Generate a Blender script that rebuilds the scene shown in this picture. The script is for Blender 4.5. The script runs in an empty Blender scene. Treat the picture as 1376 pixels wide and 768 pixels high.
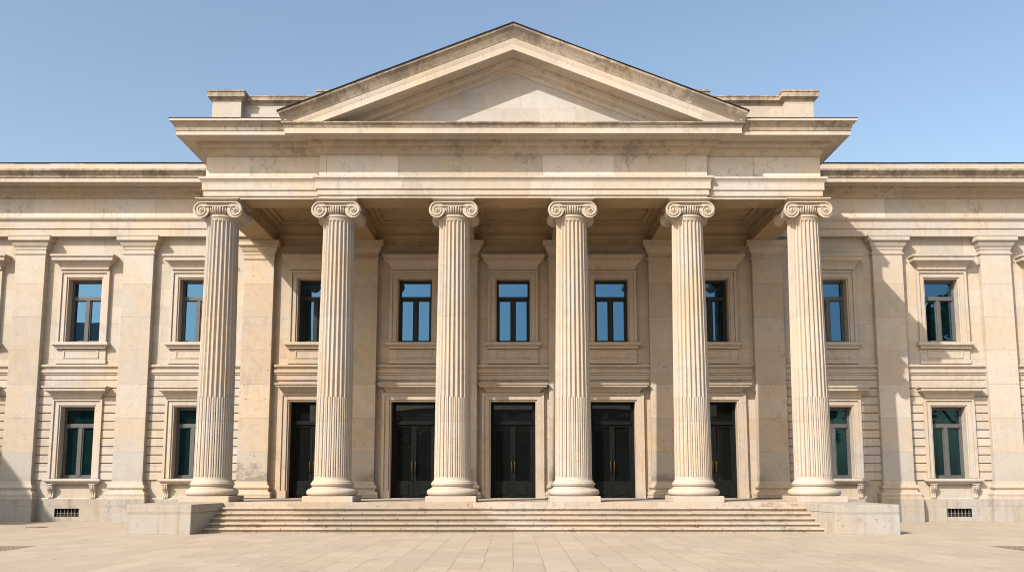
import bpy, bmesh, math, random
from mathutils import Vector
random.seed(7)
R = math.radians
scene = bpy.context.scene
COL = scene.collection

# ------------------------------------------------------------------ materials
def new_mat(name):
    m = bpy.data.materials.new(name); m.use_nodes = True
    nt = m.node_tree; nt.nodes.clear()
    out = nt.nodes.new('ShaderNodeOutputMaterial')
    b = nt.nodes.new('ShaderNodeBsdfPrincipled')
    nt.links.new(b.outputs[0], out.inputs[0])
    return m, nt, b

class G:
    """small helper round a node tree"""
    def __init__(s, nt): s.nt = nt
    def n(s, t, **k):
        o = s.nt.nodes.new(t)
        for a, v in k.items(): setattr(o, a, v)
        return o
    def link(s, a, b): s.nt.links.new(a, b)
    def val(s, sock, v):
        if hasattr(v, 'is_linked'): s.link(v, sock)
        else: sock.default_value = v
    def pos(s): return s.n('ShaderNodeNewGeometry').outputs['Position']
    def scale(s, v, xyz):
        m = s.n('ShaderNodeVectorMath', operation='MULTIPLY'); s.link(v, m.inputs[0]); m.inputs[1].default_value = xyz
        return m.outputs[0]
    def noise(s, vec, sc, det=4, rough=.55):
        n = s.n('ShaderNodeTexNoise'); s.link(vec, n.inputs['Vector'])
        n.inputs['Scale'].default_value = sc; n.inputs['Detail'].default_value = det; n.inputs['Roughness'].default_value = rough
        return n.outputs[0]
    def ramp(s, f, a, b, va=0., vb=1.):
        m = s.n('ShaderNodeMapRange'); m.clamp = True
        s.link(f, m.inputs[0]); m.inputs[1].default_value = a; m.inputs[2].default_value = b
        m.inputs[3].default_value = va; m.inputs[4].default_value = vb
        return m.outputs[0]
    def math(s, op, a, b=0.):
        m = s.n('ShaderNodeMath', operation=op); s.val(m.inputs[0], a); s.val(m.inputs[1], b); return m.outputs[0]
    def mix(s, f, a, b, mode='MIX'):
        m = s.n('ShaderNodeMix', data_type='RGBA', blend_type=mode)
        s.val(m.inputs[0], f)
        for i, v in ((6, a), (7, b)):
            if hasattr(v, 'is_linked'): s.link(v, m.inputs[i])
            else: m.inputs[i].default_value = (*v, 1)
        return m.outputs[2]

def stone(name, base, block=None, stain=.25, joint=.45, tone=.10, speck=.3, rough=.85, bump=.25, grey_foot=False, streak=.25, blot=.54, damp=0.):
    m, nt, b = new_mat(name); g = G(nt)
    p = g.pos()
    sep = g.n('ShaderNodeSeparateXYZ'); g.link(p, sep.inputs[0])
    big = g.noise(p, .55, 3)
    mid = g.noise(p, 3.2, 5, .6)
    fine = g.noise(p, 26., 4, .65)
    warm = tuple(min(1, c*k) for c, k in zip(base, (1.03, .97, .88)))
    cool = tuple(c*k for c, k in zip(base, (.96, 1.0, 1.07)))
    col = g.mix(g.ramp(big, .35, .65), warm, cool)
    col = g.mix(1., col, g.mix(g.ramp(mid, .3, .7), (.945, .94, .93), (1.03, 1.03, 1.03)), 'MULTIPLY')
    height = g.math('MULTIPLY', fine, .5)
    if block:
        xy = g.math('ADD', sep.outputs[0], sep.outputs[1])
        cv = g.n('ShaderNodeCombineXYZ'); g.link(xy, cv.inputs[0]); g.link(sep.outputs[2], cv.inputs[1])
        br = g.n('ShaderNodeTexBrick'); g.link(cv.outputs[0], br.inputs['Vector'])
        br.offset = block[2] if len(block) > 2 else .5
        br.inputs['Scale'].default_value = 1.; br.inputs['Brick Width'].default_value = block[0]; br.inputs['Row Height'].default_value = block[1]
        br.inputs['Mortar Size'].default_value = .007; br.inputs['Mortar Smooth'].default_value = .3
        br.inputs['Color1'].default_value = (1+tone*.5,)*3+(1,); br.inputs['Color2'].default_value = (1-tone, 1-tone*1.1, 1-tone*1.3, 1)
        br.inputs['Mortar'].default_value = (1-tone*.3,)*3+(1,)
        col = g.mix(1., col, br.outputs['Color'], 'MULTIPLY')
        jf = g.math('MULTIPLY', br.outputs['Fac'], g.ramp(g.noise(p, 1.7, 2), .35, .65, .25, joint))
        col = g.mix(jf, col, (.16, .12, .085))
        height = g.math('SUBTRACT', height, g.math('MULTIPLY', br.outputs['Fac'], .5))
    if grey_foot:
        ed = g.math('ADD', sep.outputs[2], g.ramp(g.noise(p, .8, 1), 0, 1, -.03, .03))
        f = g.ramp(ed, 2.32, 2.36, .75, 0.)
        col = g.mix(f, col, tuple(c*k for c, k in zip(base, (.80, .87, .95))))
        dm = g.math('MULTIPLY', g.ramp(g.math('ADD', sep.outputs[2], g.ramp(g.noise(g.scale(p, (1., 1., 1.7)), 1.9, 8, .7), .3, .7, -.45, .45)), 1.5, 1.85, damp, 0.), g.ramp(g.noise(p, .6, 2), .40, .55))
        col = g.mix(dm, col, (.12, .105, .09))
    # dark soot and lichen, in patches and drips
    st = g.math('ADD', g.math('MULTIPLY', g.noise(g.scale(p, (1., 1., .6)), 5.5, 8, .78), .62), g.math('MULTIPLY', g.noise(p, .75, 2), .38))
    col = g.mix(g.math('MULTIPLY', g.ramp(st, blot-.01, blot+.07), stain), col, (.10, .085, .068))
    dr = g.noise(g.scale(p, (5., 5., .35)), 1.2, 4, .6)
    col = g.mix(g.math('MULTIPLY', g.ramp(dr, .52, .68), streak), col, (.20, .155, .11))
    # pits and specks
    sp = g.noise(p, 9., 3, .7)
    col = g.mix(g.math('MULTIPLY', g.ramp(sp, .635, .69), speck), col, (.13, .10, .075))
    fl = g.ramp(fine, .3, .7, .93, 1.05)
    cc = g.n('ShaderNodeCombineXYZ')
    for i in range(3): g.link(fl, cc.inputs[i])
    col = g.mix(1., col, cc.outputs[0], 'MULTIPLY')
    g.link(col, b.inputs['Base Color'])
    b.inputs['Roughness'].default_value = rough
    b.inputs['Specular IOR Level'].default_value = .25
    bp = g.n('ShaderNodeBump'); bp.inputs['Strength'].default_value = bump; bp.inputs['Distance'].default_value = .02
    g.link(g.math('ADD', height, g.math('MULTIPLY', mid, .7)), bp.inputs['Height']); g.link(bp.outputs[0], b.inputs['Normal'])
    return m

S = (.388, .340, .286)
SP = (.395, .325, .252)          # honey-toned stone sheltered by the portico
M = {}
M['wall'] = stone('wall_ashlar', S, (1.45, .62), stain=.14, joint=.5, tone=.10, streak=.10, speck=.3)
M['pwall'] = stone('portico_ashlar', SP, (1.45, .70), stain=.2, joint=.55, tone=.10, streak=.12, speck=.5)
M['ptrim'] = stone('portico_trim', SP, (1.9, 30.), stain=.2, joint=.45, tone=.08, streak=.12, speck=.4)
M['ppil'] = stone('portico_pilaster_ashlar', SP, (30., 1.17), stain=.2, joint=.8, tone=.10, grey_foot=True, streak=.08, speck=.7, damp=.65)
M['pil'] = stone('pilaster_ashlar', S, (30., 1.17), stain=.12, joint=.75, tone=.09, grey_foot=True, damp=.12, streak=.06, speck=.35)
M['trim'] = stone('trim_stone', S, (1.9, 30.), stain=.2, joint=.5, tone=.08, streak=.12, speck=.3)
M['frieze'] = stone('frieze_ashlar', (.445, .395, .34), (2.15, 30., 0.), stain=.45, joint=.8, tone=.22, streak=.06, speck=.4, blot=.545)
M['weather'] = stone('weathered_stone', (.30, .25, .195), (2.15, 30.), stain=.7, joint=.5, tone=.18, streak=.4, speck=.8, blot=.48)
M['bed'] = stone('bed_moulding_stone', (.36, .30, .235), (2.4, 30.), stain=.5, joint=.6, tone=.12, streak=.3, speck=.6, blot=.53)
M['column'] = stone('column_stone', (.375, .322, .262), (30., 1.55), stain=.12, joint=.4, tone=.05, streak=.12, speck=.3)
M['tymp'] = stone('tympanum_ashlar', (.365, .335, .302), (1.1, .48), stain=.06, joint=.18, tone=.10, streak=.08)
M['step'] = stone('step_stone', (.36, .30, .24), (2.6, 30.), stain=.6, joint=.6, tone=.16, streak=.15, speck=1.)
M['cheek'] = stone('grey_block_stone', (.305, .280, .245), (2.9, .52, .3), stain=.4, joint=.5, tone=.08, streak=.45, speck=.6)
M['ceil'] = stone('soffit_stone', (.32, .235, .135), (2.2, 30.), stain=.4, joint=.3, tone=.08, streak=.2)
M['far'] = stone('far_stone', (.30, .25, .19), (1.2, .5), stain=.3)

def plain(name, col, rough=.5, metal=0., spec=.5, var=.15):
    m, nt, b = new_mat(name); g = G(nt)
    p = g.pos(); n = g.noise(p, 6., 4)
    a = tuple(c*(1-var) for c in col); c2 = tuple(min(1, c*(1+var)) for c in col)
    g.link(g.mix(g.ramp(n, .3, .7), a, c2), b.inputs['Base Color'])
    b.inputs['Roughness'].default_value = rough; b.inputs['Metallic'].default_value = metal
    b.inputs['Specular IOR Level'].default_value = spec
    return m
M['joinery'] = plain('grey_painted_joinery', (.075, .076, .074), .5, spec=.3, var=.12)
M['door'] = plain('dark_bronze_door', (.008, .009, .0085), .5, spec=.08, var=.2)
M['jdark'] = plain('dark_window_joinery', (.018, .02, .02), .5, spec=.2)
M['brass'] = plain('worn_brass', (.12, .08, .03), .5, 1.)
M['iron'] = plain('dark_iron', (.03, .028, .025), .6, .3)
M['lead'] = plain('lead_flashing', (.022, .022, .023), .8, spec=.05)
M['void'] = plain('vent_shaft', (.02, .018, .015), .9, spec=.1)
M['slate'] = plain('roof_slate', (.07, .068, .07), .7)
M['bark'] = plain('bark', (.09, .07, .05), .9)
M['iron_cover'] = plain('cast_iron', (.17, .145, .115), .6, .2)

def glass(name, tint, fac, body, wave=.12):
    m, nt, b = new_mat(name); g = G(nt)
    out = [n for n in nt.nodes if n.type == 'OUTPUT_MATERIAL'][0]
    b.inputs['Base Color'].default_value = (*body, 1); b.inputs['Roughness'].default_value = .3; b.inputs['Specular IOR Level'].default_value = 0
    gl = g.n('ShaderNodeBsdfGlossy'); gl.inputs['Roughness'].default_value = .0; gl.inputs['Color'].default_value = (*tint, 1)
    bp = g.n('ShaderNodeBump'); bp.inputs['Strength'].default_value = wave; bp.inputs['Distance'].default_value = .01
    g.link(g.noise(g.pos(), .9, 1), bp.inputs['Height']); g.link(bp.outputs[0], gl.inputs['Normal'])
    mx = g.n('ShaderNodeMixShader'); mx.inputs[0].default_value = fac
    g.link(b.outputs[0], mx.inputs[1]); g.link(gl.outputs[0], mx.inputs[2]); g.link(mx.outputs[0], out.inputs[0])
    return m
M['glass'] = glass('tinted_solar_glass', (.078, .178, .295), .75, (.004, .012, .016))
M['dglass'] = glass('dark_window_glass', (.14, .25, .28), .21, (.003, .013, .013))
M['doorglass'] = glass('door_glass', (.7, .75, .72), .035, (.004, .005, .005))

def paving():
    m, nt, b = new_mat('plaza_paving'); g = G(nt)
    p = g.pos(); sep = g.n('ShaderNodeSeparateXYZ'); g.link(p, sep.inputs[0])
    wob = g.ramp(g.noise(p, .5, 2), 0, 1, -.03, .03)
    cv = g.n('ShaderNodeCombineXYZ'); g.link(sep.outputs[1], cv.inputs[0]); g.link(g.math('ADD', sep.outputs[0], wob), cv.inputs[1])
    br = g.n('ShaderNodeTexBrick'); g.link(cv.outputs[0], br.inputs['Vector']); br.offset = .41; br.offset_frequency = 2
    br.inputs['Scale'].default_value = 1.; br.inputs['Brick Width'].default_value = 1.05; br.inputs['Row Height'].default_value = .52
    br.inputs['Mortar Size'].default_value = .010; br.inputs['Mortar Smooth'].default_value = .3
    br.inputs['Color1'].default_value = (.352, .297, .234, 1); br.inputs['Color2'].default_value = (.308, .256, .201, 1); br.inputs['Mortar'].default_value = (.32, .262, .205, 1)
    col = br.outputs['Color']
    col = g.mix(g.ramp(g.noise(p, .35, 4), .35, .65), col, g.mix(1., col, (1.06, 1.02, .95), 'MULTIPLY'))
    jn = g.ramp(g.noise(p, .9, 5, .7), .36, .56)
    col = g.mix(g.math('MULTIPLY', g.math('MULTIPLY', br.outputs['Fac'], jn), .62), col, (.12, .095, .07))
    col = g.mix(g.math('MULTIPLY', g.ramp(g.noise(p, 2.2, 6, .7), .5, .75), .35), col, (.25, .21, .16))
    col = g.mix(g.math('MULTIPLY', g.ramp(g.noise(p, 14., 3, .7), .62, .70), .5), col, (.21, .17, .13))
    col = g.mix(g.math('MULTIPLY', g.ramp(g.noise(p, 2.9, 1), .70, .74), .6), col, (.17, .14, .11))
    g.link(col, b.inputs['Base Color'])
    g.link(g.ramp(g.noise(p, 1.2, 3), .3, .7, .55, .8), b.inputs['Roughness'])
    bp = g.n('ShaderNodeBump'); bp.inputs['Strength'].default_value = .3; bp.inputs['Distance'].default_value = .01
    g.link(g.math('SUBTRACT', g.math('MULTIPLY', g.noise(p, 20., 4), .6), br.outputs['Fac']), bp.inputs['Height']); g.link(bp.outputs[0], b.inputs['Normal'])
    return m
M['paving'] = paving()
def gravel():
    m, nt, b = new_mat('brown_gravel'); g = G(nt); p = g.pos()
    v = g.n('ShaderNodeTexVoronoi'); g.link(p, v.inputs['Vector']); v.inputs['Scale'].default_value = 22.
    col = g.mix(g.ramp(v.outputs['Distance'], .1, .6), (.25, .17, .12), (.10, .065, .045))
    col = g.mix(g.ramp(g.noise(p, 30., 2), .45, .65), col, (.33, .26, .19))
    g.link(col, b.inputs['Base Color']); b.inputs['Roughness'].default_value = .95
    bp = g.n('ShaderNodeBump'); bp.inputs['Distance'].default_value = .03; g.link(v.outputs['Distance'], bp.inputs['Height']); g.link(bp.outputs[0], b.inputs['Normal'])
    return m
M['gravel'] = gravel()
def leafm():
    m, nt, b = new_mat('leaves'); g = G(nt); p = g.pos()
    g.link(g.mix(g.ramp(g.noise(p, .8, 4), .3, .7), (.030, .055, .016), (.085, .12, .035)), b.inputs['Base Color']); b.inputs['Roughness'].default_value = .6
    return m
M['leaf'] = leafm()

# ------------------------------------------------------------------ mesh helpers
class MB:
    def __init__(s): s.v = []; s.f = []; s.mi = []; s.mats = []
    def m(s, mat):
        mat = M[mat]
        if mat not in s.mats: s.mats.append(mat)
        return s.mats.index(mat)
    def quad(s, pts, mat):
        i = len(s.v); s.v += [tuple(p) for p in pts]; s.f.append(tuple(range(i, i+len(pts)))); s.mi.append(s.m(mat))
    def box(s, x0, x1, y0, y1, z0, z1, mat, top=None):
        if x0 > x1: x0, x1 = x1, x0
        i = len(s.v)
        s.v += [(x0,y0,z0),(x1,y0,z0),(x1,y1,z0),(x0,y1,z0),(x0,y0,z1),(x1,y0,z1),(x1,y1,z1),(x0,y1,z1)]
        for q in ((0,3,2,1),(4,5,6,7),(0,1,5,4),(1,2,6,5),(2,3,7,6),(3,0,4,7)):
            s.f.append(tuple(i+k for k in q)); s.mi.append(s.m(mat))
    def rings(s, rings, mat, closed=True, caps=False):
        n = len(rings[0]); i = len(s.v); k = s.m(mat)
        for r in rings: s.v += [tuple(p) for p in r]
        for a in range(len(rings)-1):
            for b in range(n if closed else n-1):
                c = (b+1) % n
                s.f.append((i+a*n+b, i+a*n+c, i+(a+1)*n+c, i+(a+1)*n+b)); s.mi.append(k)
        if caps:
            s.f.append(tuple(i+b for b in range(n))[::-1]); s.mi.append(k)
            s.f.append(tuple(i+(len(rings)-1)*n+b for b in range(n))); s.mi.append(k)
    def lathe(s, prof, mat, seg=48, c=(0,0), fn=None):
        rs = []
        for r, z in prof:
            rs.append([(c[0]+r*(fn(t, z) if fn else 1)*math.cos(t), c[1]+r*(fn(t, z) if fn else 1)*math.sin(t), z) for t in (2*math.pi*k/seg for k in range(seg))])
        s.rings(rs, mat, True, True)
    def sweep(s, prof, path, mat, side=1., ends=(True, True)):
        """prof: (offset, z[, mat]); path: plan points; mitred; first and last points of a 3-sided path may use `side` to shrink returns"""
        n = len(path); rows = []
        for k in range(n):
            p = Vector(path[k]); ns = []
            if k > 0: d = (p-Vector(path[k-1])).normalized(); ns.append(Vector((d.y, -d.x)))
            if k < n-1: d = (Vector(path[k+1])-p).normalized(); ns.append(Vector((d.y, -d.x)))
            mv = ns[0] if len(ns) == 1 else (ns[0]+ns[1])/(1+ns[0].dot(ns[1]))
            if abs(p.x) > SIDE_X: mv = Vector((mv.x*side, mv.y))
            rows.append([(p.x+mv.x*q[0], p.y+mv.y*q[0], q[1]) for q in prof])
        i = len(s.v); w = len(prof)
        for r in rows: s.v += r
        for a in range(n-1):
            for b in range(w-1):
                mm = prof[b+1][2] if len(prof[b+1]) > 2 else mat
                s.f.append((i+a*w+b, i+(a+1)*w+b, i+(a+1)*w+b+1, i+a*w+b+1)); s.mi.append(s.m(mm))
        for e, a in zip(ends, (0, n-1)):
            if e: s.f.append(tuple(i+a*w+b for b in range(w))); s.mi.append(s.m(mat))
    def tube(s, pts, rad, mat, seg=8):
        rs = []
        for k, p in enumerate(pts):
            p = Vector(p); a = Vector(pts[max(0, k-1)]); b = Vector(pts[min(len(pts)-1, k+1)])
            d = (b-a).normalized(); u = d.cross(Vector((0, 1, 0)) if abs(d.y) < .9 else Vector((1, 0, 0))).normalized(); w = d.cross(u)
            r = rad[k] if isinstance(rad, (list, tuple)) else rad
            rs.append([p+u*r*math.cos(t)+w*r*math.sin(t) for t in (2*math.pi*j/seg for j in range(seg))])
        s.rings(rs, mat, True, True)
    def build(s, name, parent=None, bevel=0., smooth=None, loc=(0, 0, 0), recalc=True):
        me = bpy.data.meshes.new(name); me.from_pydata(s.v, [], s.f); 
        for mt in s.mats: me.materials.append(mt)
        me.polygons.foreach_set('material_index', s.mi)
        if recalc:
            bm = bmesh.new(); bm.from_mesh(me); bmesh.ops.recalc_face_normals(bm, faces=bm.faces); bm.to_mesh(me); bm.free()
        if smooth:
            me.polygons.foreach_set('use_smooth', [True]*len(me.polygons)); me.set_sharp_from_angle(angle=R(smooth))
        o = bpy.data.objects.new(name, me); COL.objects.link(o); o.location = loc
        if parent: o.parent = parent
        if bevel:
            md = o.modifiers.new('edge', 'BEVEL'); md.width = bevel; md.segments = 2; md.limit_method = 'ANGLE'; md.angle_limit = R(40); md.use_clamp_overlap = True
        return o
SIDE_X = 9.0

def tag(o, label=None, cat=None, group=None, kind=None):
    for k, v in (('label', label), ('category', cat), ('group', group), ('kind', kind)):
        if v: o[k] = v
    return o
def empty(name, loc=(0, 0, 0)):
    o = bpy.data.objects.new(name, None); COL.objects.link(o); o.location = loc; return o
def dup(o, loc, parent=None):
    c = o.copy(); COL.objects.link(c); c.location = loc
    if parent: c.parent = parent
    for ch in list(o.children):
        d = ch.copy(); COL.objects.link(d); d.parent = c
    return c

def wall_sheet(mb, x0, x1, z0, z1, y, holes, depth, mat, reveal=None):
    xs = sorted({x0, x1, *[h[0] for h in holes], *[h[1] for h in holes]}); zs = sorted({z0, z1, *[h[2] for h in holes], *[h[3] for h in holes]})
    for a, b in zip(xs, xs[1:]):
        for c, d in zip(zs, zs[1:]):
            cx, cz = (a+b)/2, (c+d)/2
            if any(h[0] < cx < h[1] and h[2] < cz < h[3] for h in holes): continue
            mb.quad([(a, y, c), (b, y, c), (b, y, d), (a, y, d)], mat)
    r = reveal or mat
    for h in holes:
        a, b, c, d = h
        mb.quad([(a, y, c), (a, y+depth, c), (a, y+depth, d), (a, y, d)], r)
        mb.quad([(b, y, c), (b, y, d), (b, y+depth, d), (b, y+depth, c)], r)
        mb.quad([(a, y, d), (a, y+depth, d), (b, y+depth, d), (b, y, d)], r)
        mb.quad([(a, y, c), (b, y, c), (b, y+depth, c), (a, y+depth, c)], r)

# ------------------------------------------------------------------ dimensions (metres; facade plane y = 0, street towards -y)
ZF = .78                       # portico floor
AX = (1.77, 5.27, 8.78)        # column and portico pilaster axes
BAYS = (0., 3.45, 6.98)        # portico window / door axes
WP = (13.15, 16.95, 20.75, 24.5)
WW = (11.15, 15.07, 18.85, 22.6)
UW, UZ0, UZ1 = .585, 6.16, 8.42
LW, LZ0, LZ1 = .585, 1.45, 3.91
DW, DZ1 = .775, 4.09
YC = -4.6                      # column axis
YA = -5.05                     # architrave face at the ends
YB = -5.17                     # architrave face under the pediment
ZA = 9.72

hall = empty('civic_building', (0, 0, 0))
tag(hall, 'cream stone neoclassical civic building with a six column portico and pediment', 'building')

# ------------------------------------------------------------------ walls
def side_range(s, a, b): return (s*a, s*b) if s > 0 else (s*b, s*a)
mb = MB()
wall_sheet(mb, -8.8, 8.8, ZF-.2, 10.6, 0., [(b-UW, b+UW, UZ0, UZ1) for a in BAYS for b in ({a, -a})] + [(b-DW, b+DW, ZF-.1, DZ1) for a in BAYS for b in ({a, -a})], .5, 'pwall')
mb.build('wall', hall)
for s in (-1, 1):
    mb = MB(); a, b = side_range(s, 8.8, 25.5)
    wall_sheet(mb, a, b, .74, 12.2, 0., [(s*w-UW, s*w+UW, UZ0, UZ1) for w in WW] + [(s*w-LW, s*w+LW, LZ0, LZ1) for w in WW], .5, 'wall')
    x = s*25.5; mb.quad([(x, 0, 0), (x, 14, 0), (x, 14, 12.2), (x, 0, 12.2)], 'wall')
    mb.build('wall', hall)
    # channelled ground-floor courses
    mb = MB(); ch = .2875
    edges = [8.8] + list(WP)
    for k, w in enumerate(WW):
        l, r = edges[k]+.5, edges[k+1]-.5
        for j in range(12):
            z0 = 1.39+j*ch
            for p, q in ((l, w-.84), (w+.84, r)):
                if z0 > 4.15: continue
                xa, xb = side_range(s, p, q); mb.box(xa, xb, -.06, .02, z0+.017, z0+ch-.017, 'wall')
            if z0 > 4.15:
                xa, xb = side_range(s, l, r); mb.box(xa, xb, -.06, .02, z0+.017, z0+ch-.017, 'wall')
        xa, xb = side_range(s, l, r)
    mb.build('rusticated_facing', hall, bevel=.012)
    # plinth with vent openings
    mb = MB()
    vents = [(s*v-.42, s*v+.42, .16, .44) for v in (15.2, 18.85, 22.6)]
    wall_sheet(mb, a, b, -.05, .76, -.11, vents, .3, 'cheek', 'void')
    mb.quad([(a, -.11, .76), (b, -.11, .76), (b, -.04, .80), (a, -.04, .80)], 'trim'); mb.quad([(a, -.04, .80), (b, -.04, .80), (b, 0.01, .80), (a, 0.01, .80)], 'trim')
    mb.build('plinth', hall)
    for h in vents:
        mb = MB(); mb.quad([(h[0], .17, h[2]), (h[1], .17, h[2]), (h[1], .17, h[3]), (h[0], .17, h[3])], 'void')
        v = mb.build('vent', hall)
        mb = MB(); n = 7
        for k in range(n):
            cx = h[0]+(k+.5)*(h[1]-h[0])/n; mb.box(cx-.011, cx+.011, -.04, -.015, h[2], h[3], 'iron_cover')
        mb.box(h[0], h[1], -.045, -.02, .265, .280, 'iron_cover'); mb.box(h[0], h[1], -.045, -.02, .185, .20, 'iron_cover')
        mb.build('grille', v)

# string course between floors, broken by the pilasters
strprof = [(0., 4.84), (.05, 4.845), (.05, 5.00), (.09, 5.03), (.09, 5.07), (.14, 5.10), (.14, 5.18), (.06, 5.20), (.06, 5.25), (.12, 5.28), (.15, 5.31), (.15, 5.37), (0., 5.40)]
allp = sorted([-p for p in AX+WP]+list(AX+WP))
mb = MB()
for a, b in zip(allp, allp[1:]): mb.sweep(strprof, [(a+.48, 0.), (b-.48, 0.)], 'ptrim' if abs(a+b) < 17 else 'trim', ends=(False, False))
mb.build('string_course', hall, smooth=30)

# ------------------------------------------------------------------ pilasters
def make_pilaster(name, z0, ztop, capz, pm='pil', tm='trim'):
    hw, pr = .525, .25
    mb = MB(); mb.box(-hw, hw, -pr, .02, z0, ztop, pm); o = mb.build(name, hall, bevel=.012)
    path = [(-hw, .02), (-hw, -pr), (hw, -pr), (hw, .02)]
    k = capz
    mb = MB(); mb.sweep([(-.01, k-.64), (.035, k-.635), (.035, k-.58), (0.004, k-.57), (0.004, k-.47), (.03, k-.46), (.03, k-.40), (.07, k-.36), (.115, k-.27), (.125, k-.21), (.125, k-.19), (.20, k-.175), (.20, k-.03), (.215, k-.02), (.215, k), (-.02, k)], path, tm); mb.build('capital', o, smooth=30)
    mb = MB(); zb = .80 if z0 > .5 else .76
    mb.sweep([(-.01, 1.36), (.02, 1.34), (.025, 1.28), (.03, 1.24), (.07, 1.23), (.095, 1.20), (.10, 1.165), (.095, 1.13), (.07, 1.10), (.055, 1.095), (.05, 1.06), (.06, 1.02), (.10, 1.005), (.135, .985), (.155, .94), (.155, .90), (.135, .86), (.17, .85), (.17, zb), (-.02, zb)], path, tm); mb.build('base', o, smooth=30)
    if z0 < .5:
        mb = MB(); mb.box(-hw-.19, hw+.19, -pr-.19, .02, -.03, zb-.002, 'cheek'); mb.build('pedestal', o, bevel=.012)
    return o
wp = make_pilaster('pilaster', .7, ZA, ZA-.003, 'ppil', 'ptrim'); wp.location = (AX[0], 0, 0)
PX = (1.77, 5.27, 8.91)
for x in [s*a for a in PX for s in (1, -1)][1:]: dup(wp, (x, 0, 0))
gp = make_pilaster('pilaster', .3, 9.9, 9.897); gp.location = (WP[0], 0, 0)
for x in [s*a for a in WP for s in (1, -1)][1:]: dup(gp, (x, 0, 0))

# ------------------------------------------------------------------ windows and doors
def frame_of(mb, hw, z0, z1, w, mat, steps=((0., .05, .045), (.05, .20, .085), (.20, .29, .13)), bottom=False):
    """stepped architrave round an opening: (from, to, projection)"""
    for a, b, pr in steps:
        for sx in (-1, 1):
            x0, x1 = sorted((sx*(hw+a), sx*(hw+b))); mb.box(x0, x1, -pr, .012, z0, z1+b, mat)
        mb.box(-hw-a, hw+a, -pr, .012, z1+a, z1+b, mat)
def joinery(mb, hw, z0, z1, tz, mat, y=.27):
    f = .075
    mb.box(-hw, -hw+f, y, y+.10, z0, z1, mat); mb.box(hw-f, hw, y, y+.10, z0, z1, mat)
    mb.box(-hw+f, hw-f, y, y+.10, z1-f-.02, z1, mat); mb.box(-hw+f, hw-f, y, y+.10, z0, z0+.07, mat)
    mb.box(-hw+f, hw-f, y-.03, y+.09, tz-.065, tz+.065, mat)
    mb.box(-.062, .062, y-.02, y+.09, z0+.07, tz-.065, mat)
    for sx in (-1, 1):                                           # casement stiles and rails
        xa, xb = sorted((sx*.062, sx*.10)); mb.box(xa, xb, y+.012, y+.08, z0+.07, tz-.065, mat)
        xa, xb = sorted((sx*(hw-f-.035), sx*(hw-f))); mb.box(xa, xb, y+.012, y+.08, z0+.07, tz-.065, mat)
        xa, xb = sorted((sx*.10, sx*(hw-f-.035))); mb.box(xa, xb, y+.012, y+.08, z0+.07, z0+.115, mat); mb.box(xa, xb, y+.012, y+.08, tz-.09, tz-.065, mat)
def hood_prof(z0, z1, out):
    h = z1-z0
    return [(0., z0), (.05, z0+.01), (.06, z0+.18*h), (.10, z0+.34*h), (.16, z0+.48*h), (.20, z0+.55*h), (out-.05, z0+.57*h), (out-.045, z0+.80*h), (out, z0+.84*h), (out, z0+.97*h), (0., z1)]
def three(hw): return [(-hw, .012), (-hw, -.13), (hw, -.13), (hw, .012)]
def small_bracket():
    pr = [(-.02, 1.24), (.22, 1.24), (.23, 1.17), (.21, 1.10), (.15, 1.02), (.11, .95), (.11, .88), (.13, .83), (.12, .78), (.08, .76), (-.02, .76)]
    pts = [(y, z) for y, z in pr]; mb = MB()
    for k in range(3):
        x0 = -.085+k*.06
        n = len(pts); i = len(mb.v); sh = .0 if k != 1 else .018
        for x in (x0, x0+.05):
            mb.v += [(x, -(y+sh if y > 0 else y), z) for y, z in pts]
        for j in range(n-1): mb.f.append((i+j, i+j+1, i+n+j+1, i+n+j)); mb.mi.append(mb.m('trim'))
        mb.f.append(tuple(range(i, i+n))); mb.mi.append(mb.m('trim')); mb.f.append(tuple(range(i+n, i+2*n))); mb.mi.append(mb.m('trim'))
    mb.box(-.09, .09, -.10, .01, .78, 1.235, 'trim')
    mb.box(-.105, .105, -.25, .01, 1.235, 1.265, 'trim')
    return mb
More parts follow.
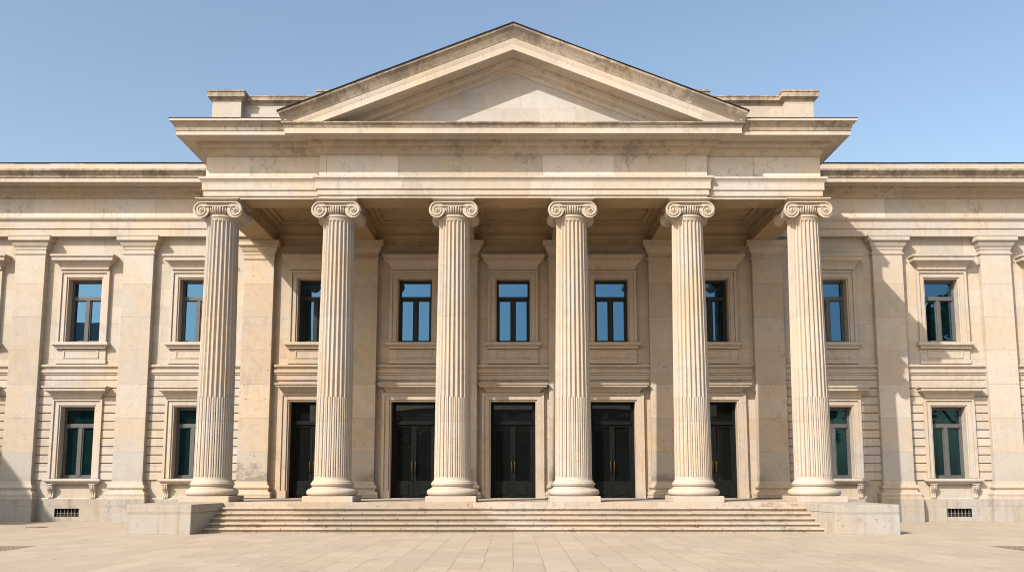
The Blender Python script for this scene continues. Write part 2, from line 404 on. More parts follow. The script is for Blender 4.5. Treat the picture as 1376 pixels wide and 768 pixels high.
def make_window(low, tm='trim', jm='joinery'):
    hw, z0, z1 = (LW, LZ0, LZ1) if low else (UW, UZ0, UZ1)
    tz = 3.27 if low else 7.77
    mb = MB(); joinery(mb, hw, z0, z1, tz, jm); o = mb.build('window', hall, bevel=.006)
    mb = MB(); gm = 'dglass' if low else 'glass'; y = .33
    mb.quad([(-hw+.05, y, tz), (hw-.05, y, tz), (hw-.05, y, z1-.05), (-hw+.05, y, z1-.05)], gm)
    mb.quad([(-hw+.05, y, z0+.05), (0, y, z0+.05), (0, y, tz), (-hw+.05, y, tz)], gm)
    mb.quad([(0, y+.001, z0+.05), (hw-.05, y+.001, z0+.05), (hw-.05, y+.001, tz), (0, y+.001, tz)], gm)
    mb.build('pane', o, recalc=False)
    mb = MB(); frame_of(mb, hw, z0, z1, 0, tm); mb.build('surround', o, bevel=.008)
    ht0, ht1 = (4.20, 4.61) if low else (8.72, 9.24)
    mb = MB(); mb.sweep(hood_prof(ht0, ht1, .31), three(.80), tm); mb.build('hood', o, smooth=25)
    sz0, sz1 = (1.26, 1.445) if low else (5.93, 6.155)
    mb = MB(); mb.sweep([(-.1, sz0), (.02, sz0+.005), (.03, sz0+.3*(sz1-sz0)), (.09, sz0+.5*(sz1-sz0)), (.12, sz0+.55*(sz1-sz0)), (.12, sz1-.02), (.105, sz1-.004), (-.1, sz1), (-.16, sz1)], three(.86), tm); mb.box(-hw+.003, hw-.003, -.08, .36, sz1-.05, sz1-.006, tm); mb.build('sill', o, smooth=25)
    if low:
        br = small_bracket().build('bracket', o, bevel=.008); br.location = (-.72, 0, 0)
        b2 = br.copy(); COL.objects.link(b2); b2.parent = o; b2.location = (.72, 0, 0)
    else:
        mb = MB()
        mb.box(-.86, .86, -.06, .01, 5.56, 5.925, tm); mb.box(-.88, .88, -.085, .01, 5.41, 5.555, tm)
        for a, b, c, d in ((-.62, .62, 5.85, 5.90), (-.62, .62, 5.60, 5.64), (-.62, -.57, 5.64, 5.85), (.57, .62, 5.64, 5.85)): mb.box(a, b, -.085, -.05, c, d, tm)
        mb.build('apron', o, bevel=.008)
    return o
def make_door():
    hw, z0, z1 = DW, ZF, DZ1
    mb = MB(); y = .27; f = .10; mt = 'door'
    mb.box(-hw, -hw+f, y, y+.12, z0, z1, mt); mb.box(hw-f, hw, y, y+.12, z0, z1, mt); mb.box(-hw+f, hw-f, y, y+.12, z1-.09, z1, mt)
    mb.box(-hw+f, hw-f, y-.04, y+.11, 3.31, 3.43, mt)
    for sx in (-1, 1):
        def bx(a, b, c, d, y0=y+.02): xa, xb = sorted((sx*a, sx*b)); mb.box(xa, xb, y0, y+.09, c, d, mt)
        bx(.006, .085, z0+.01, 3.305); bx(hw-f-.075, hw-f-.004, z0+.01, 3.305)
        bx(.085, hw-f-.075, 3.22, 3.305); bx(.085, hw-f-.075, z0+.01, 1.36)
        bx(.17, hw-f-.17, z0+.10, 1.27, y+.005)
    o = mb.build('door', hall, bevel=.006)
    mb = MB(); y = .335
    mb.quad([(-hw+.05, y, 3.37), (hw-.05, y, 3.37), (hw-.05, y, z1-.05), (-hw+.05, y, z1-.05)], 'doorglass')
    for sx in (-1, 1): mb.quad([(0, y+.001, z0), (sx*(hw-.05), y+.001, z0), (sx*(hw-.05), y+.001, 3.37), (0, y+.001, 3.37)], 'doorglass')
    mb.build('pane', o, recalc=False)
    for sx in (-1, 1):
        mb = MB(); x = sx*.06
        mb.tube([(x, .29, 1.69), (x, .225, 1.70), (x, .215, 1.74), (x, .215, 1.98), (x, .225, 2.02), (x, .29, 2.03)], .016, 'brass', 10); mb.build('handle', o, smooth=40)
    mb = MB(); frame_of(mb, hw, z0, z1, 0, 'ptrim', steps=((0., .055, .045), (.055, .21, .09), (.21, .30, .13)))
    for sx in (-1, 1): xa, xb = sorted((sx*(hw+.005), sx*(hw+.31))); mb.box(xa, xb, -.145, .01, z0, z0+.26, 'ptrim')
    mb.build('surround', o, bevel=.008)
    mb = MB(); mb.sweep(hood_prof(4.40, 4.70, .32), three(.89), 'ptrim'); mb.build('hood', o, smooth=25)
    return o
xs = [0, BAYS[1], -BAYS[1], BAYS[2], -BAYS[2]]
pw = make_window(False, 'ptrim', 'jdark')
for x in xs[1:]: dup(pw, (x, 0, 0))
ux = [s*w for w in WW for s in (1, -1)]; uw = make_window(False); uw.location = (ux[0], 0, 0)
for x in ux[1:]: dup(uw, (x, 0, 0))
lw = make_window(True); lx = [s*w for w in WW for s in (1, -1)]; lw.location = (lx[0], 0, 0)
for x in lx[1:]: dup(lw, (x, 0, 0))
dr = make_door()
for x in xs[1:5]: dup(dr, (x, 0, 0))

# ------------------------------------------------------------------ wing entablature
for s in (-1, 1):
    a, b = side_range(s, 8.9, 25.6)
    P = [(a, -.0), (b, -.0)]
    mb = MB(); mb.sweep([(0., 9.90), (.27, 9.905), (.27, 10.16), (.285, 10.165), (.31, 10.175), (.31, 10.41), (.33, 10.43), (.39, 10.50), (.40, 10.56), (.26, 10.58)], P, 'trim'); mb.build('architrave', hall, smooth=25)
    mb = MB(); mb.sweep([(0., 10.565), (.25, 10.57), (.25, 11.275), (0., 11.28)], P, 'frieze'); mb.build('frieze', hall)
    mb = MB()
    mb.sweep([(0., 11.262), (.26, 11.265), (.30, 11.27, 'bed'), (.30, 11.31, 'bed'), (.32, 11.32, 'bed'), (.34, 11.37, 'bed'), (.40, 11.41, 'bed'), (.44, 11.42, 'bed'), (.44, 11.455, 'bed'), (.47, 11.46, 'bed'), (.54, 11.50, 'bed'), (.56, 11.555, 'bed'), (.60, 11.56, 'bed'), (.60, 11.60, 'bed'), (1.06, 11.605, 'trim'), (1.09, 11.60, 'trim'), (1.09, 11.745, 'trim'), (1.12, 11.75, 'trim'), (1.13, 11.79, 'weather'), (1.17, 11.85, 'weather'), (1.25, 11.92, 'weather'), (1.28, 11.95, 'weather'), (1.28, 12.01, 'weather'), (.9, 12.03, 'weather'), (0., 12.035)], P, 'trim')
    mb.build('cornice', hall, smooth=28)
    mb = MB(); mb.box(a, b, -1.12, 1., 11.99, 12.265, 'trim'); mb.build('parapet', hall, bevel=.012)
    mb = MB(); n = 14; L = (b-a)/n
    for k in range(n): dz = random.uniform(-.006, .012); mb.box(a+k*L, a+(k+1)*L-.004, -1.15+random.uniform(-.008, .008), 1.0, 12.262+dz*.2, 12.28+dz*.6, 'lead')
    mb.build('flashing', hall)
    mb = MB(); mb.box(a, b, 1.0, 14., 11.9, 12.2, 'slate'); mb.build('roof', hall)

# ------------------------------------------------------------------ columns
NF = 24
def shaft_rings(mb):
    zb, zt, zc = 1.42, 9.17, 3.80
    per = 12
    def rad(z):
        t = (z-zb)/(zt-zb); return .538-.078*t**1.35
    def ring(z, dep, cab):
        r0 = rad(z); pts = []
        for k in range(NF):
            for j in range(per):
                u = j/per; t = 2*math.pi*(k+u)/NF
                d = 0.
                if u > .24:
                    q = (u-.24)/.76*2-1
                    d = .062*math.sqrt(max(0, 1-q*q))
                    if cab:
                        qq = abs(q)/.82
                        d = .042 if abs(q) > .82 else .042-.042*math.sqrt(max(0, 1-qq*qq))*.95
                        if abs(q) > .985: d = 0
                r = r0-d*dep
                pts.append((r*math.cos(t), r*math.sin(t)+0, z))
        return pts
    rows = []
    for z, r in ((1.33, .60), (1.36, .595), (1.38, .565), (1.42, .543)):
        rows.append([(r*math.cos(2*math.pi*k/(NF*per)), r*math.sin(2*math.pi*k/(NF*per)), z) for k in range(NF*per)])
    for z, d in ((1.46, 0.), (1.475, .5), (1.50, .85), (1.54, 1.)): rows.append(ring(z, d, True))
    for k in range(1, 9): rows.append(ring(1.54+(zc-1.54)*k/8, 1., True))
    rows.append(ring(zc+.004, 1., False))
    for k in range(1, 14): rows.append(ring(zc+(8.95-zc)*k/13, 1., False))
    for z, d in ((9.0, .95), (9.04, .8), (9.07, .5), (9.085, 0.)): rows.append(ring(z, d, False))
    for z, r in ((9.10, .462), (9.13, .478), (9.17, .485)):
        rows.append([(r*math.cos(2*math.pi*k/(NF*per)), r*math.sin(2*math.pi*k/(NF*per)), z) for k in range(NF*per)])
    mb.rings(rows, 'column', True, True)
def arc(rc, zc, rr, n, a0=-90, a1=90, zs=1.):
    return [(rc+rr*math.cos(R(a0+(a1-a0)*k/n)), zc+rr*zs*math.sin(R(a0+(a1-a0)*k/n))) for k in range(n+1)]
def make_column():
    mb = MB(); shaft_rings(mb); o = mb.build('column', hall, smooth=38)
    mb = MB(); mb.box(-.72, .72, -.72, .72, ZF-.002, .955, 'column'); mb.build('plinth', o, bevel=.015)
    mb = MB()
    prof = [(.60, .957)] + arc(.645, 1.055, .10, 10) + [(.64, 1.158), (.64, 1.178), (.605, 1.19), (.585, 1.215), (.59, 1.235), (.62, 1.25), (.62, 1.262)] + arc(.585, 1.30, .042, 8) + [(.58, 1.345)]
    mb.lathe(prof, 'column', 72); mb.build('base', o, smooth=35)
    # Ionic capital
    mb = MB()
    mb.lathe([(.47, 9.15)]+arc(.475, 9.195, .035, 8)+[(.49, 9.232), (.49, 9.245)]+[(.47, 9.25)], 'column', 64)
    nd = 46
    def egg(t, z):
        u = (t*nd/(2*math.pi)) % 1.0; q = abs(u*2-1)
        return 1.0 - (.12 if q > .72 else 0.) - .05*q*q if 9.25 < z < 9.49 else 1.
    mb.lathe([(.46, 9.245), (.50, 9.265), (.545, 9.31), (.575, 9.37), (.585, 9.43), (.57, 9.485), (.55, 9.50)], 'column', 552, fn=egg)
    # channel band over the eggs, front and back and between
    mb.box(-.50, .50, -.50, .50, 9.475, 9.615, 'column')
    for sy in (-1, 1):
        ya, yb = sorted((sy*.50, sy*.575)); mb.box(-.50, .50, ya, yb, 9.585, 9.617, 'column')
        ya, yb = sorted((sy*.50, sy*.57)); mb.box(-.47, .47, ya, yb, 9.468, 9.496, 'column')
    # abacus: flared square slab
    def sq(h, z, n=8):
        out = []
        for k in range(4):
            for j in range(n):
                u = -1+2*j/n; dip = 1-.05*(1-u*u)
                p = {0: (u*h, -h*dip), 1: (h*dip, u*h), 2: (-u*h, h*dip), 3: (-h*dip, -u*h)}[k]
                out.append((p[0], p[1], z))
        return out
    mb.rings([sq(.545, 9.614), sq(.55, 9.625), sq(.575, 9.645), sq(.605, 9.667), sq(.61, 9.675), sq(.645, 9.678), sq(.65, 9.685), sq(.65, ZA-.004)], 'column', True, True)
    # volutes: bolster between front and back scrolls
    zc = 9.37
    for sx in (-1, 1):
        cx = sx*.50; seg = 36; prof = []
        for k in range(25):
            y = -.535+1.07*k/24; q = abs(y)/.535
            r = .165+.072*q**2.2
            if abs(y) < .07: r += .018
            elif .07 <= abs(y) < .085: r -= .008
            prof.append((r, y))
        rs = [[(cx+r*math.cos(t), y, zc+r*math.sin(t)) for t in (2*math.pi*j/seg for j in range(seg))] for r, y in prof]
        mb.rings(rs, 'column', True, True)
        for sy in (-1, 1):
            pts, rad = [], []
            turns = 2.6; n = 90
            for k in range(n+1):
                th = 2*math.pi*turns*k/n
                r = .228*math.exp(-.112*th)
                ang = math.pi/2 - th
                pts.append((cx+sx*r*math.cos(ang), sy*.545, zc+.004+r*math.sin(ang))); rad.append(max(.012, .115*r+.004))
            mb.tube(pts, rad, 'column', 8)
            rs = []
            for k in range(6):
                a = math.pi/2*k/5; rs.append([(cx+.045*math.cos(a)*math.cos(t), sy*(.535+.045*math.sin(a)), zc+.045*math.cos(a)*math.sin(t)) for t in (2*math.pi*j/14 for j in range(14))])
            mb.rings(rs, 'column', True, True)
    mb.build('capital', o, smooth=32)
    return o
cl = make_column(); cxs = [s*a for a in AX for s in (1, -1)]; cl.location = (cxs[0], YC, 0)
for k, x in enumerate(cxs[1:]): dup(cl, (x, YC, 0)).rotation_euler = (0, 0, 0)

# ------------------------------------------------------------------ portico entablature
XE, XB = 9.2, 5.78
FULL = [(-XE, .3), (-XE, YA), (-XB, YA), (-XB, YB), (XB, YB), (XB, YA), (XE, YA), (XE, .3)]
SD = .74
mb = MB(); mb.sweep([(-.05, ZA), (0., ZA+.002), (0., 9.785), (.012, 9.79), (.012, 9.80), (.045, 9.805), (.045, 9.965), (.055, 9.975), (.085, 9.98), (.085, 10.16), (.09, 10.19), (.10, 10.22), (.15, 10.28), (.17, 10.30), (.17, 10.36), (0., 10.375)], FULL, 'trim', ends=(False, False)); mb.build('architrave', hall, smooth=25)
mb = MB(); mb.sweep([(-.01, 10.365), (.008, 10.37), (.008, 11.04), (-.01, 11.05)], FULL, 'frieze', ends=(False, False)); mb.build('frieze', hall)
mb = MB()
mb.sweep([(.0, 11.025), (.05, 11.03, 'bed'), (.05, 11.07, 'bed'), (.07, 11.08, 'bed'), (.085, 11.12, 'bed'), (.12, 11.16, 'bed'), (.18, 11.185, 'bed'), (.18, 11.225, 'bed'), (.20, 11.23, 'bed'), (.26, 11.25, 'bed'), (.30, 11.30, 'bed'), (.31, 11.34, 'bed'), (.31, 11.36, 'bed'), (.35, 11.365, 'bed'), (.35, 11.39, 'bed'), (.83, 11.395, 'trim'), (.86, 11.38, 'trim'), (.86, 11.50, 'trim'), (.0, 11.52, 'trim')], FULL, 'trim', side=SD, ends=(False, False))
# crowning mouldings: plain under the pediment, a full cyma on the outer bays
mb.sweep([(.80, 11.498), (.862, 11.50), (.862, 11.555, 'trim'), (.88, 11.56, 'weather'), (.89, 11.60, 'weather'), (.92, 11.65, 'weather'), (.95, 11.665, 'weather'), (.95, 11.71, 'weather'), (.0, 11.73, 'trim')], [(-XB, -4.6), (-XB, YB), (XB, YB), (XB, -4.6)], 'weather', ends=(False, False))
for s in (-1, 1):
    path = [(-XE, .3), (-XE, YA), (-XB-.80, YA)] if s < 0 else [(XB+.80, YA), (XE, YA), (XE, .3)]
    mb.sweep([(.80, 11.496), (.88, 11.502), (.89, 11.56, 'weather'), (.93, 11.65, 'weather'), (1.0, 11.71, 'weather'), (1.05, 11.74, 'weather'), (1.06, 11.81, 'trim'), (.0, 11.82, 'trim')], path, 'weather', side=SD, ends=(True, True))
mb.build('cornice', hall, smooth=28)
mb = MB()
for s in (-1, 1):
    path = [(-XE, .3), (-XE, YA), (-XB-.81, YA)] if s < 0 else [(XB+.81, YA), (XE, YA), (XE, .3)]
    mb.sweep([(.9, 11.808), (1.07, 11.812), (1.07, 11.828), (.0, 11.84)], path, 'lead', side=SD)
mb.build('flashing', hall)
# body of the entablature, beams and ceiling
mb = MB(); mb.box(-XE+.01, XE-.01, YA+.02, .2, 10.50, 11.80, 'trim'); mb.box(-XB+.01, XB-.01, YB+.02, YA+.1, 10.3, 11.70, 'trim'); mb.build('core', hall)
mb = MB(); mb.box(-XE+.02, XE-.02, YA+.012, -4.15, ZA+.004, 10.45, 'ceil'); mb.box(-XB+.02, XB-.02, YB+.012, YA+.05, ZA+.006, 10.4, 'ceil')
mb.build('beam', hall, bevel=.01)
for x in [s*a for a in AX for s in (1, -1)]:
    mb = MB(); mb.box(x-.42, x+.42, -4.16, .0, ZA+.004, 10.45, 'ceil')
    for sx in (-1, 1): a, b = sorted((x+sx*.42, x+sx*.47)); mb.box(a, b, -4.10, -.0, 9.98, 10.44, 'ceil')
    mb.build('beam', hall, bevel=.01)
mb = MB(); mb.box(-XE+.03, XE-.03, -4.2, .0, 10.38, 10.49, 'ceil')
bx = [-AX[2], -AX[1], -AX[0], AX[0], AX[1], AX[2]]
for a, b in zip(bx, bx[1:]):
    for w, z in ((.16, 10.24), (.32, 10.31)):
        x0, x1, y0, y1 = a+.47, b-.47, -4.15, -.3
        mb.box(x0, x1, y0, y0+w, z, 10.385, 'ceil'); mb.box(x0, x1, y1-w, y1, z, 10.385, 'ceil'); mb.box(x0, x0+w, y0+w, y1-w, z, 10.385, 'ceil'); mb.box(x1-w, x1, y0+w, y1-w, z, 10.385, 'ceil')
mb.build('ceiling', hall, bevel=.008)
mb = MB(); mb.sweep([(0., 9.60), (.05, 9.605), (.05, 9.74), (.08, 9.745), (.08, 9.88), (.13, 9.93), (.14, 9.97), (.10, 9.98), (.10, 10.1), (.18, 10.16), (.26, 10.2), (.30, 10.24), (.30, 10.38), (0., 10.39)], [(-8.75, 0), (8.75, 0)], 'ceil'); mb.build('inner_cornice', hall, smooth=25)
# portico podium floor
mb = MB(); mb.box(-9.62, 9.62, -5.36, -.0, -.02, ZF, 'step'); mb.build('podium', hall, bevel=.012)

# ------------------------------------------------------------------ pediment
SL, ZT, APX = .396, 11.722, 14.66
rk = [(-.2, 0., 'lead'), (1.07, 0., 'weather'), (1.07, -.07, 'weather'), (1.03, -.11, 'weather'), (.98, -.20, 'weather'), (.93, -.28, 'weather'), (.91, -.36, 'weather'), (.895, -.37, 'trim'), (.885, -.45, 'trim'), (.87, -.50, 'trim'), (.868, -.52, 'trim'), (.862, -.53, 'trim'), (.862, -.715, 'trim'), (.835, -.70, 'trim'), (.31, -.70, 'trim'), (.31, -.735, 'bed'), (.29, -.74, 'bed'), (.22, -.80, 'bed'), (.17, -.86, 'trim'), (.17, -.90, 'trim'), (.09, -.96, 'bed'), (.06, -1.02, 'trim'), (.05, -1.06, 'trim'), (-.02, -1.07, 'trim')]
def rx(h, s): 
    x = min((APX+h-ZT)/SL, 6.80+h*.30); return s*x, APX+h-SL*x
for s in (-1, 1):
    pass
mb = MB()
rows = []
for st in (-1, 0, 1):
    rows.append([((0., YB-o, APX+h) if st == 0 else (rx(h, st)[0], YB-o, rx(h, st)[1])) for o, h, _ in rk])
i = len(mb.v); w = len(rk)
for r in rows: mb.v += r
for a in range(2):
    for b in range(w-1): mb.f.append((i+a*w+b, i+(a+1)*w+b, i+(a+1)*w+b+1, i+a*w+b+1)); mb.mi.append(mb.m(rk[b+1][2]))
for a in (0, 2): mb.f.append(tuple(i+a*w+b for b in range(w))); mb.mi.append(mb.m('weather'))
ped = mb.build('pediment', hall, smooth=25)
mb = MB(); hx = (APX-1.0-ZT)/SL+.6
mb.quad([(-hx, YB-.012, ZT-.1), (hx, YB-.012, ZT-.1), (0, YB-.012, ZT-.1+hx*SL)], 'tymp'); mb.build('tympanum', ped)
mb = MB()
for s in (-1, 1):
    n = 9
    for k in range(n):
        xa, xb = s*6.83*k/n, s*(6.83*(k+1)/n-.004); t = random.uniform(0, .01); f0 = -1.095-random.uniform(0, .012)
        za, zb = APX-SL*abs(xa), APX-SL*abs(xb)
        q = [(xa, YB+f0, za+.004), (xb, YB+f0, zb+.004), (xb, 7., zb+.004), (xa, 7., za+.004)]
        i = len(mb.v); mb.v += q + [(x, y, z+.018+t) for x, y, z in q]
        for fc in ((0,1,2,3),(4,5,6,7),(0,1,5,4),(1,2,6,5),(2,3,7,6),(3,0,4,7)): mb.f.append(tuple(i+j for j in fc)); mb.mi.append(mb.m('lead'))
mb.build('roof', ped)
# attic with pedestals behind the pediment
mb = MB(); mb.box(-9.25, 9.25, -4.15, 3., 11.79, 13.06, 'tymp'); mb.build('attic', hall, bevel=.012)
capp = [(0., 13.04), (.03, 13.045), (.04, 13.09), (.09, 13.13), (.13, 13.15), (.13, 13.24), (.15, 13.26), (.15, 13.30), (0., 13.32)]
mb = MB(); mb.sweep(capp, [(-9.25, 3.), (-9.25, -4.15), (9.25, -4.15), (9.25, 3.)], 'weather'); mb.quad([(-9.2, -4.2, 13.312), (9.2, -4.2, 13.312), (9.2, 3, 13.312), (-9.2, 3, 13.312)], 'slate'); mb.build('coping', hall, smooth=25)
for cx in (-8.88, 8.88, -5.52, 5.52):
    mb = MB(); mb.box(cx-.45, cx+.45, -4.42, -3.5, 11.79, 13.06, 'tymp'); o = mb.build('pedestal', hall, bevel=.012)
    mb = MB(); mb.sweep([(a-.008, z+.012+(.045 if z > 13.2 else 0)) for a, z in capp], [(cx-.45, -3.5), (cx-.45, -4.42), (cx+.45, -4.42), (cx+.45, -3.5)], 'weather'); mb.box(cx-.56, cx+.56, -4.53, -3.5, 13.30, 13.385, 'weather'); mb.build('cap', o, smooth=25)

# ------------------------------------------------------------------ steps and flanking blocks
steps = empty('front_steps', (0, -6., 0))
tag(steps, 'wide flight of six worn stone steps up to the portico', 'steps')
NS = 6; rz = ZF/NS; tr = .245
def blk_x(y): return 8.16+(8.44-8.16)*(-5.1-y)/(7.2-5.1)
for k in range(NS):
    y0 = -5.35-tr*(NS-1-k); z1 = rz*(k+1)
    xw = blk_x(y0)+.05
    mb = MB()
    y1 = y0+tr+.12 if k < NS-1 else -5.0
    mb.box(-xw, xw, y0+.06, y1, rz*k-.01 if k else -.02, z1-.045, 'step')
    n = 9; cut = sorted([-xw, xw]+[-xw+2*xw*(j+random.uniform(-.25, .25))/n for j in range(1, n)])
    for a, b in zip(cut, cut[1:]): mb.box(a+.002, b-.002, y0+random.uniform(-.006, .004), y1, z1-.05, z1+(.0 if k < NS-1 else .004)+random.uniform(-.003, .002), 'step')
    o = mb.build('step', None, bevel=.012, loc=(0, 6., 0)); o.parent = steps
for s, lab in ((-1, 'weathered grey stone block at the left end of the steps, its inner face in shade'), (1, 'weathered stone block at the right end of the steps, its inner face sunlit')):
    o = MB()
    def prism(z0, z1, e):
        b = [(s*(blk_x(-7.2)-e), -7.2-e), (s*(10.13+e), -7.2-e), (s*(10.13+e), -.46), (s*9.64, -.46), (s*9.64, -5.0), (s*(blk_x(-5.0)-e), -5.0)]
        i = len(o.v); n = len(b); o.v += [(x, y, z0) for x, y in b]+[(x, y, z1) for x, y in b]
        for j in range(n): o.f.append((i+j, i+(j+1) % n, i+n+(j+1) % n, i+n+j)); o.mi.append(o.m('cheek'))
        o.f.append(tuple(i+j for j in range(n))); o.mi.append(o.m('cheek')); o.f.append(tuple(i+n+j for j in range(n))); o.mi.append(o.m('cheek'))
    prism(-.02, .555, 0.); prism(.56, ZF-.004, .003)
    tag(o.build('flanking_block', None, bevel=.014), lab, 'stone block', 'stone blocks flanking the steps')

# ------------------------------------------------------------------ ground
mb = MB(); mb.quad([(-400, -400, 0), (400, -400, 0), (400, 300, 0), (-400, 300, 0)], 'paving'); tag(mb.build('plaza_ground'), 'pale stone slab paving of the plaza', 'paving', kind='structure')
for s, lab in ((-1, 'brown gravel bed in the paving at the left edge'), (1, 'brown gravel bed in the paving at the right edge')):
    a, b = side_range(s, 10.35, 13.4)
    mb = MB(); mb.quad([(a, -13.6, .004), (b, -13.6, .004), (b, -11.2, .004), (a, -11.2, .004)], 'gravel')
    tag(mb.build('gravel_bed'), lab, 'gravel bed', kind='structure')
mb = MB(); mb.lathe([(.30, .001), (.30, .012), (.27, .013), (.265, .009), (.25, .009), (.245, .013), (.02, .014)], 'iron_cover', 40, c=(-14.3, -3.7)); tag(mb.build('manhole_cover', smooth=30), 'small round iron cover set in the paving before the left wing', 'manhole cover')

# ------------------------------------------------------------------ what stands across the plaza (seen in the glass) and beside it (casting the shade at the left)
def simple_house(name, lab, x0, x1, y0, y1, h, ridge, face, nx, nz, roofmat='slate'):
    """block with a hipped roof; windows on one face: '+y' or '+x'"""
    r = empty(name, ((x0+x1)/2, (y0+y1)/2, 0)); tag(r, lab, 'building'); ox, oy = -(x0+x1)/2, -(y0+y1)/2
    def b(mbx, nm, par=r, **k): o = mbx.build(nm, None, **k); o.parent = par; o.location = (ox, oy, 0) if par is r else (0, 0, 0); return o
    m = MB(); m.box(x0, x1, y0, y1, -.05, h, 'far'); wl = b(m, 'wall')
    m = MB(); e = .35; m.box(x0-e, x1+e, y0-e, y1+e, h, h+.3, 'far'); b(m, 'cornice', bevel=.03)
    m = MB(); z0, z1 = h+.3, h+.3+ridge; q = min(x1-x0, y1-y0)*.45
    if x1-x0 > y1-y0: A, B = (x0+q, (y0+y1)/2, z1), (x1-q, (y0+y1)/2, z1)
    else: A, B = ((x0+x1)/2, y0+q, z1), ((x0+x1)/2, y1-q, z1)
    c = [(x0-.2, y0-.2, z0), (x1+.2, y0-.2, z0), (x1+.2, y1+.2, z0), (x0-.2, y1+.2, z0)]
    if ridge > 0:
        if x1-x0 > y1-y0:
            m.quad([c[0], c[1], B, A], roofmat); m.quad([c[1], c[2], B], roofmat); m.quad([c[2], c[3], A, B], roofmat); m.quad([c[3], c[0], A], roofmat)
        else:
            m.quad([c[0], c[1], A], roofmat); m.quad([c[1], c[2], B, A], roofmat); m.quad([c[2], c[3], B], roofmat); m.quad([c[3], c[0], A, B], roofmat)
        b(m, 'roof')
    proto = None
    L = (x1-x0) if face == '+y' else (y1-y0)
    for i in range(nx):
        for j in range(nz):
            u = (i+.5)*L/nx; z = 1.4+j*(h-1.2)/nz; hh = (h-1.2)/nz*.58
            if face == '+y': X, Y = x0+u, y1
            else: X, Y = x1, y0+u
            if proto is None:
                m = MB()
                for a, bb, c0, d in ((-.7, -.58, 0, hh), (.58, .7, 0, hh), (-.7, .7, hh, hh+.15), (-.85, .85, -.16, 0), (-.04, .04, 0, hh)): m.box(a, bb, -.09, .05, c0, d, 'far')
                proto = m.build('window'); m = MB(); m.quad([(-.6, -.02, 0), (.6, -.02, 0), (.6, -.02, hh), (-.6, -.02, hh)], 'dglass'); m.build('pane', proto, recalc=False); w = proto
            else: w = dup(proto, (0, 0, 0))
            w.parent = r; w.location = (X+ox, Y+oy, z); w.rotation_euler = (0, 0, math.pi if face == '+y' else math.pi/2)
    return r
simple_house('plaza_side_building', 'plain stone building beside the plaza, its shadow on the far left pilaster', -40., -26.3, -13.6, -2.2, 11.9, 0., '+x', 3, 3)
simple_house('townhouse', 'stone townhouse with a dark hipped roof across the plaza, mirrored in the left windows', -88., -40., -98., -80., 14.0, 8.2, '+y', 9, 4)
simple_house('townhouse', 'lower stone townhouse across the plaza behind the trees', -28., 26., -104., -90., 7.5, 3.5, '+y', 12, 2)

tree_rng = random.Random(11)
def make_tree(name):
    r = empty(name)
    m = MB(); m.tube([(0, 0, -.1), (.05, .02, 1.2), (-.04, .05, 2.6), (.03, -.02, 4.2), (.0, .0, 6.0)], [.26, .20, .17, .13, .06], 'bark', 9)
    ends = []
    for k in range(9):
        a = k*2.4+tree_rng.random(); z = 2.3+k*.38; l = tree_rng.uniform(1.6, 2.6); e = (math.cos(a)*l, math.sin(a)*l, z+tree_rng.uniform(.9, 1.9))
        m.tube([(0, 0, z), (e[0]*.5, e[1]*.5, z+.5), e], [.09, .06, .025], 'bark', 6); ends.append(e)
    m.build('trunk', r, smooth=50)
    m = MB(); k = m.m('leaf')
    cl = [(e[0]*.9, e[1]*.9, e[2]+.3, tree_rng.uniform(.9, 1.5)) for e in ends]+[(tree_rng.uniform(-1.2, 1.2), tree_rng.uniform(-1.2, 1.2), tree_rng.uniform(5.2, 7.2), tree_rng.uniform(.9, 1.4)) for _ in range(7)]
    for x, y, z, q in cl:
        for _ in range(330):
            d = Vector((tree_rng.gauss(0, 1), tree_rng.gauss(0, 1), tree_rng.gauss(0, 1))).normalized()*q*tree_rng.random()**.45
            c = Vector((x, y, z))+Vector((d.x, d.y, d.z*.8)); u = Vector((tree_rng.gauss(0, 1), tree_rng.gauss(0, 1), tree_rng.gauss(0, 1))).normalized(); v = u.orthogonal().normalized()
            s_ = tree_rng.uniform(.10, .19); i = len(m.v); m.v += [tuple(c-u*s_), tuple(c+v*s_*.6), tuple(c+u*s_), tuple(c-v*s_*.6)]; m.f.append((i, i+1, i+2, i+3)); m.mi.append(k)
    m.build('crown', r, recalc=False)
    return r
tp = make_tree('plaza_tree')
spots = [(-34, -74, 1.15), (-24, -76, 1.0), (-14, -73, 1.1), (-5, -75, .95), (5, -74, 1.05), (14, -76, 1.12), (24, -73, 1.1), (35, -75, 1.4), (46, -77, 1.9), (54.5, -73, 2.9), (64, -76, 2.7)]
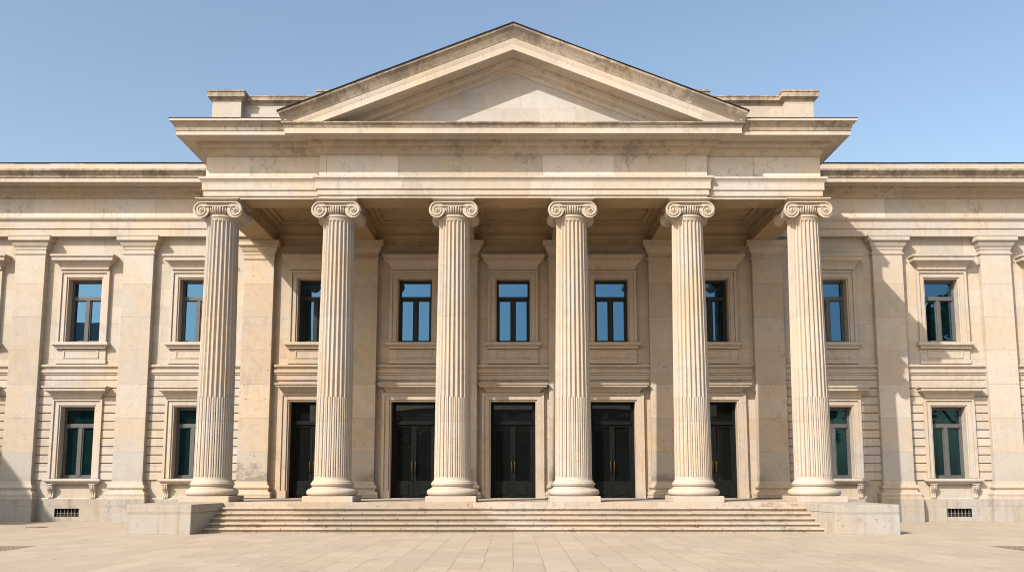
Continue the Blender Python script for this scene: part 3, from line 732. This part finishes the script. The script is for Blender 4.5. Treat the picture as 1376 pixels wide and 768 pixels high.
for k, (x, y, sc) in enumerate(spots):
    t = tp if k == 0 else dup(tp, (0, 0, 0))
    t.location = (x, y, 0); t.scale = (sc,)*3; t.rotation_euler = (0, 0, k*1.7)
    tag(t, 'dark leafy tree standing in the row across the plaza, mirrored in the glass', 'tree', 'trees across the plaza')

# ------------------------------------------------------------------ light
SUNV = Vector((-.87, -1., 1.02)).normalized()
el = math.asin(SUNV.z); az = math.atan2(SUNV.x, SUNV.y)
sd = bpy.data.lights.new('sun', 'SUN'); sd.energy = 4.6; sd.angle = R(.5); sd.color = (1., .935, .86)
so = bpy.data.objects.new('sun', sd); COL.objects.link(so); so.rotation_euler = (-SUNV).to_track_quat('-Z', 'Y').to_euler(); so.location = SUNV*60
w = bpy.data.worlds.new('World'); scene.world = w; w.use_nodes = True; nt = w.node_tree
sky = nt.nodes.new('ShaderNodeTexSky'); sky.sky_type = 'NISHITA'; sky.sun_disc = False; sky.sun_elevation = el; sky.sun_rotation = az
sky.altitude = 200.; sky.air_density = 1.0; sky.dust_density = 3.4; sky.ozone_density = 1.0
bg = nt.nodes['Background']; bg.inputs[1].default_value = .15
tn = nt.nodes.new('ShaderNodeMix'); tn.data_type = 'RGBA'; tn.blend_type = 'MULTIPLY'; tn.inputs[0].default_value = 1.; tn.inputs[7].default_value = (1.08, 1.06, .98, 1)
nt.links.new(sky.outputs[0], tn.inputs[6]); nt.links.new(tn.outputs[2], bg.inputs[0])

# ------------------------------------------------------------------ camera
cd = bpy.data.cameras.new('camera'); cam = bpy.data.objects.new('camera', cd); COL.objects.link(cam); scene.camera = cam
F = 1200.; cd.sensor_fit = 'HORIZONTAL'; cd.sensor_width = 36.; cd.lens = 36.*F/1376.
cd.shift_x = -1.5/1376.; cd.shift_y = 106.8/1376.
cam.location = (0, -30.9, 1.46); cam.rotation_euler = (R(90+7.1814), 0, 0)
cd.clip_start = .1; cd.clip_end = 2000.
vs = scene.view_settings; vs.view_transform = 'Standard'; vs.look = 'None'; vs.gamma = 1.; vs.exposure = .62; vs.use_curve_mapping = False
scene.render.engine = 'CYCLES'; scene.cycles.use_denoising = True; scene.cycles.filter_width = 1.0
scene.cycles.max_bounces = 8; scene.cycles.diffuse_bounces = 5
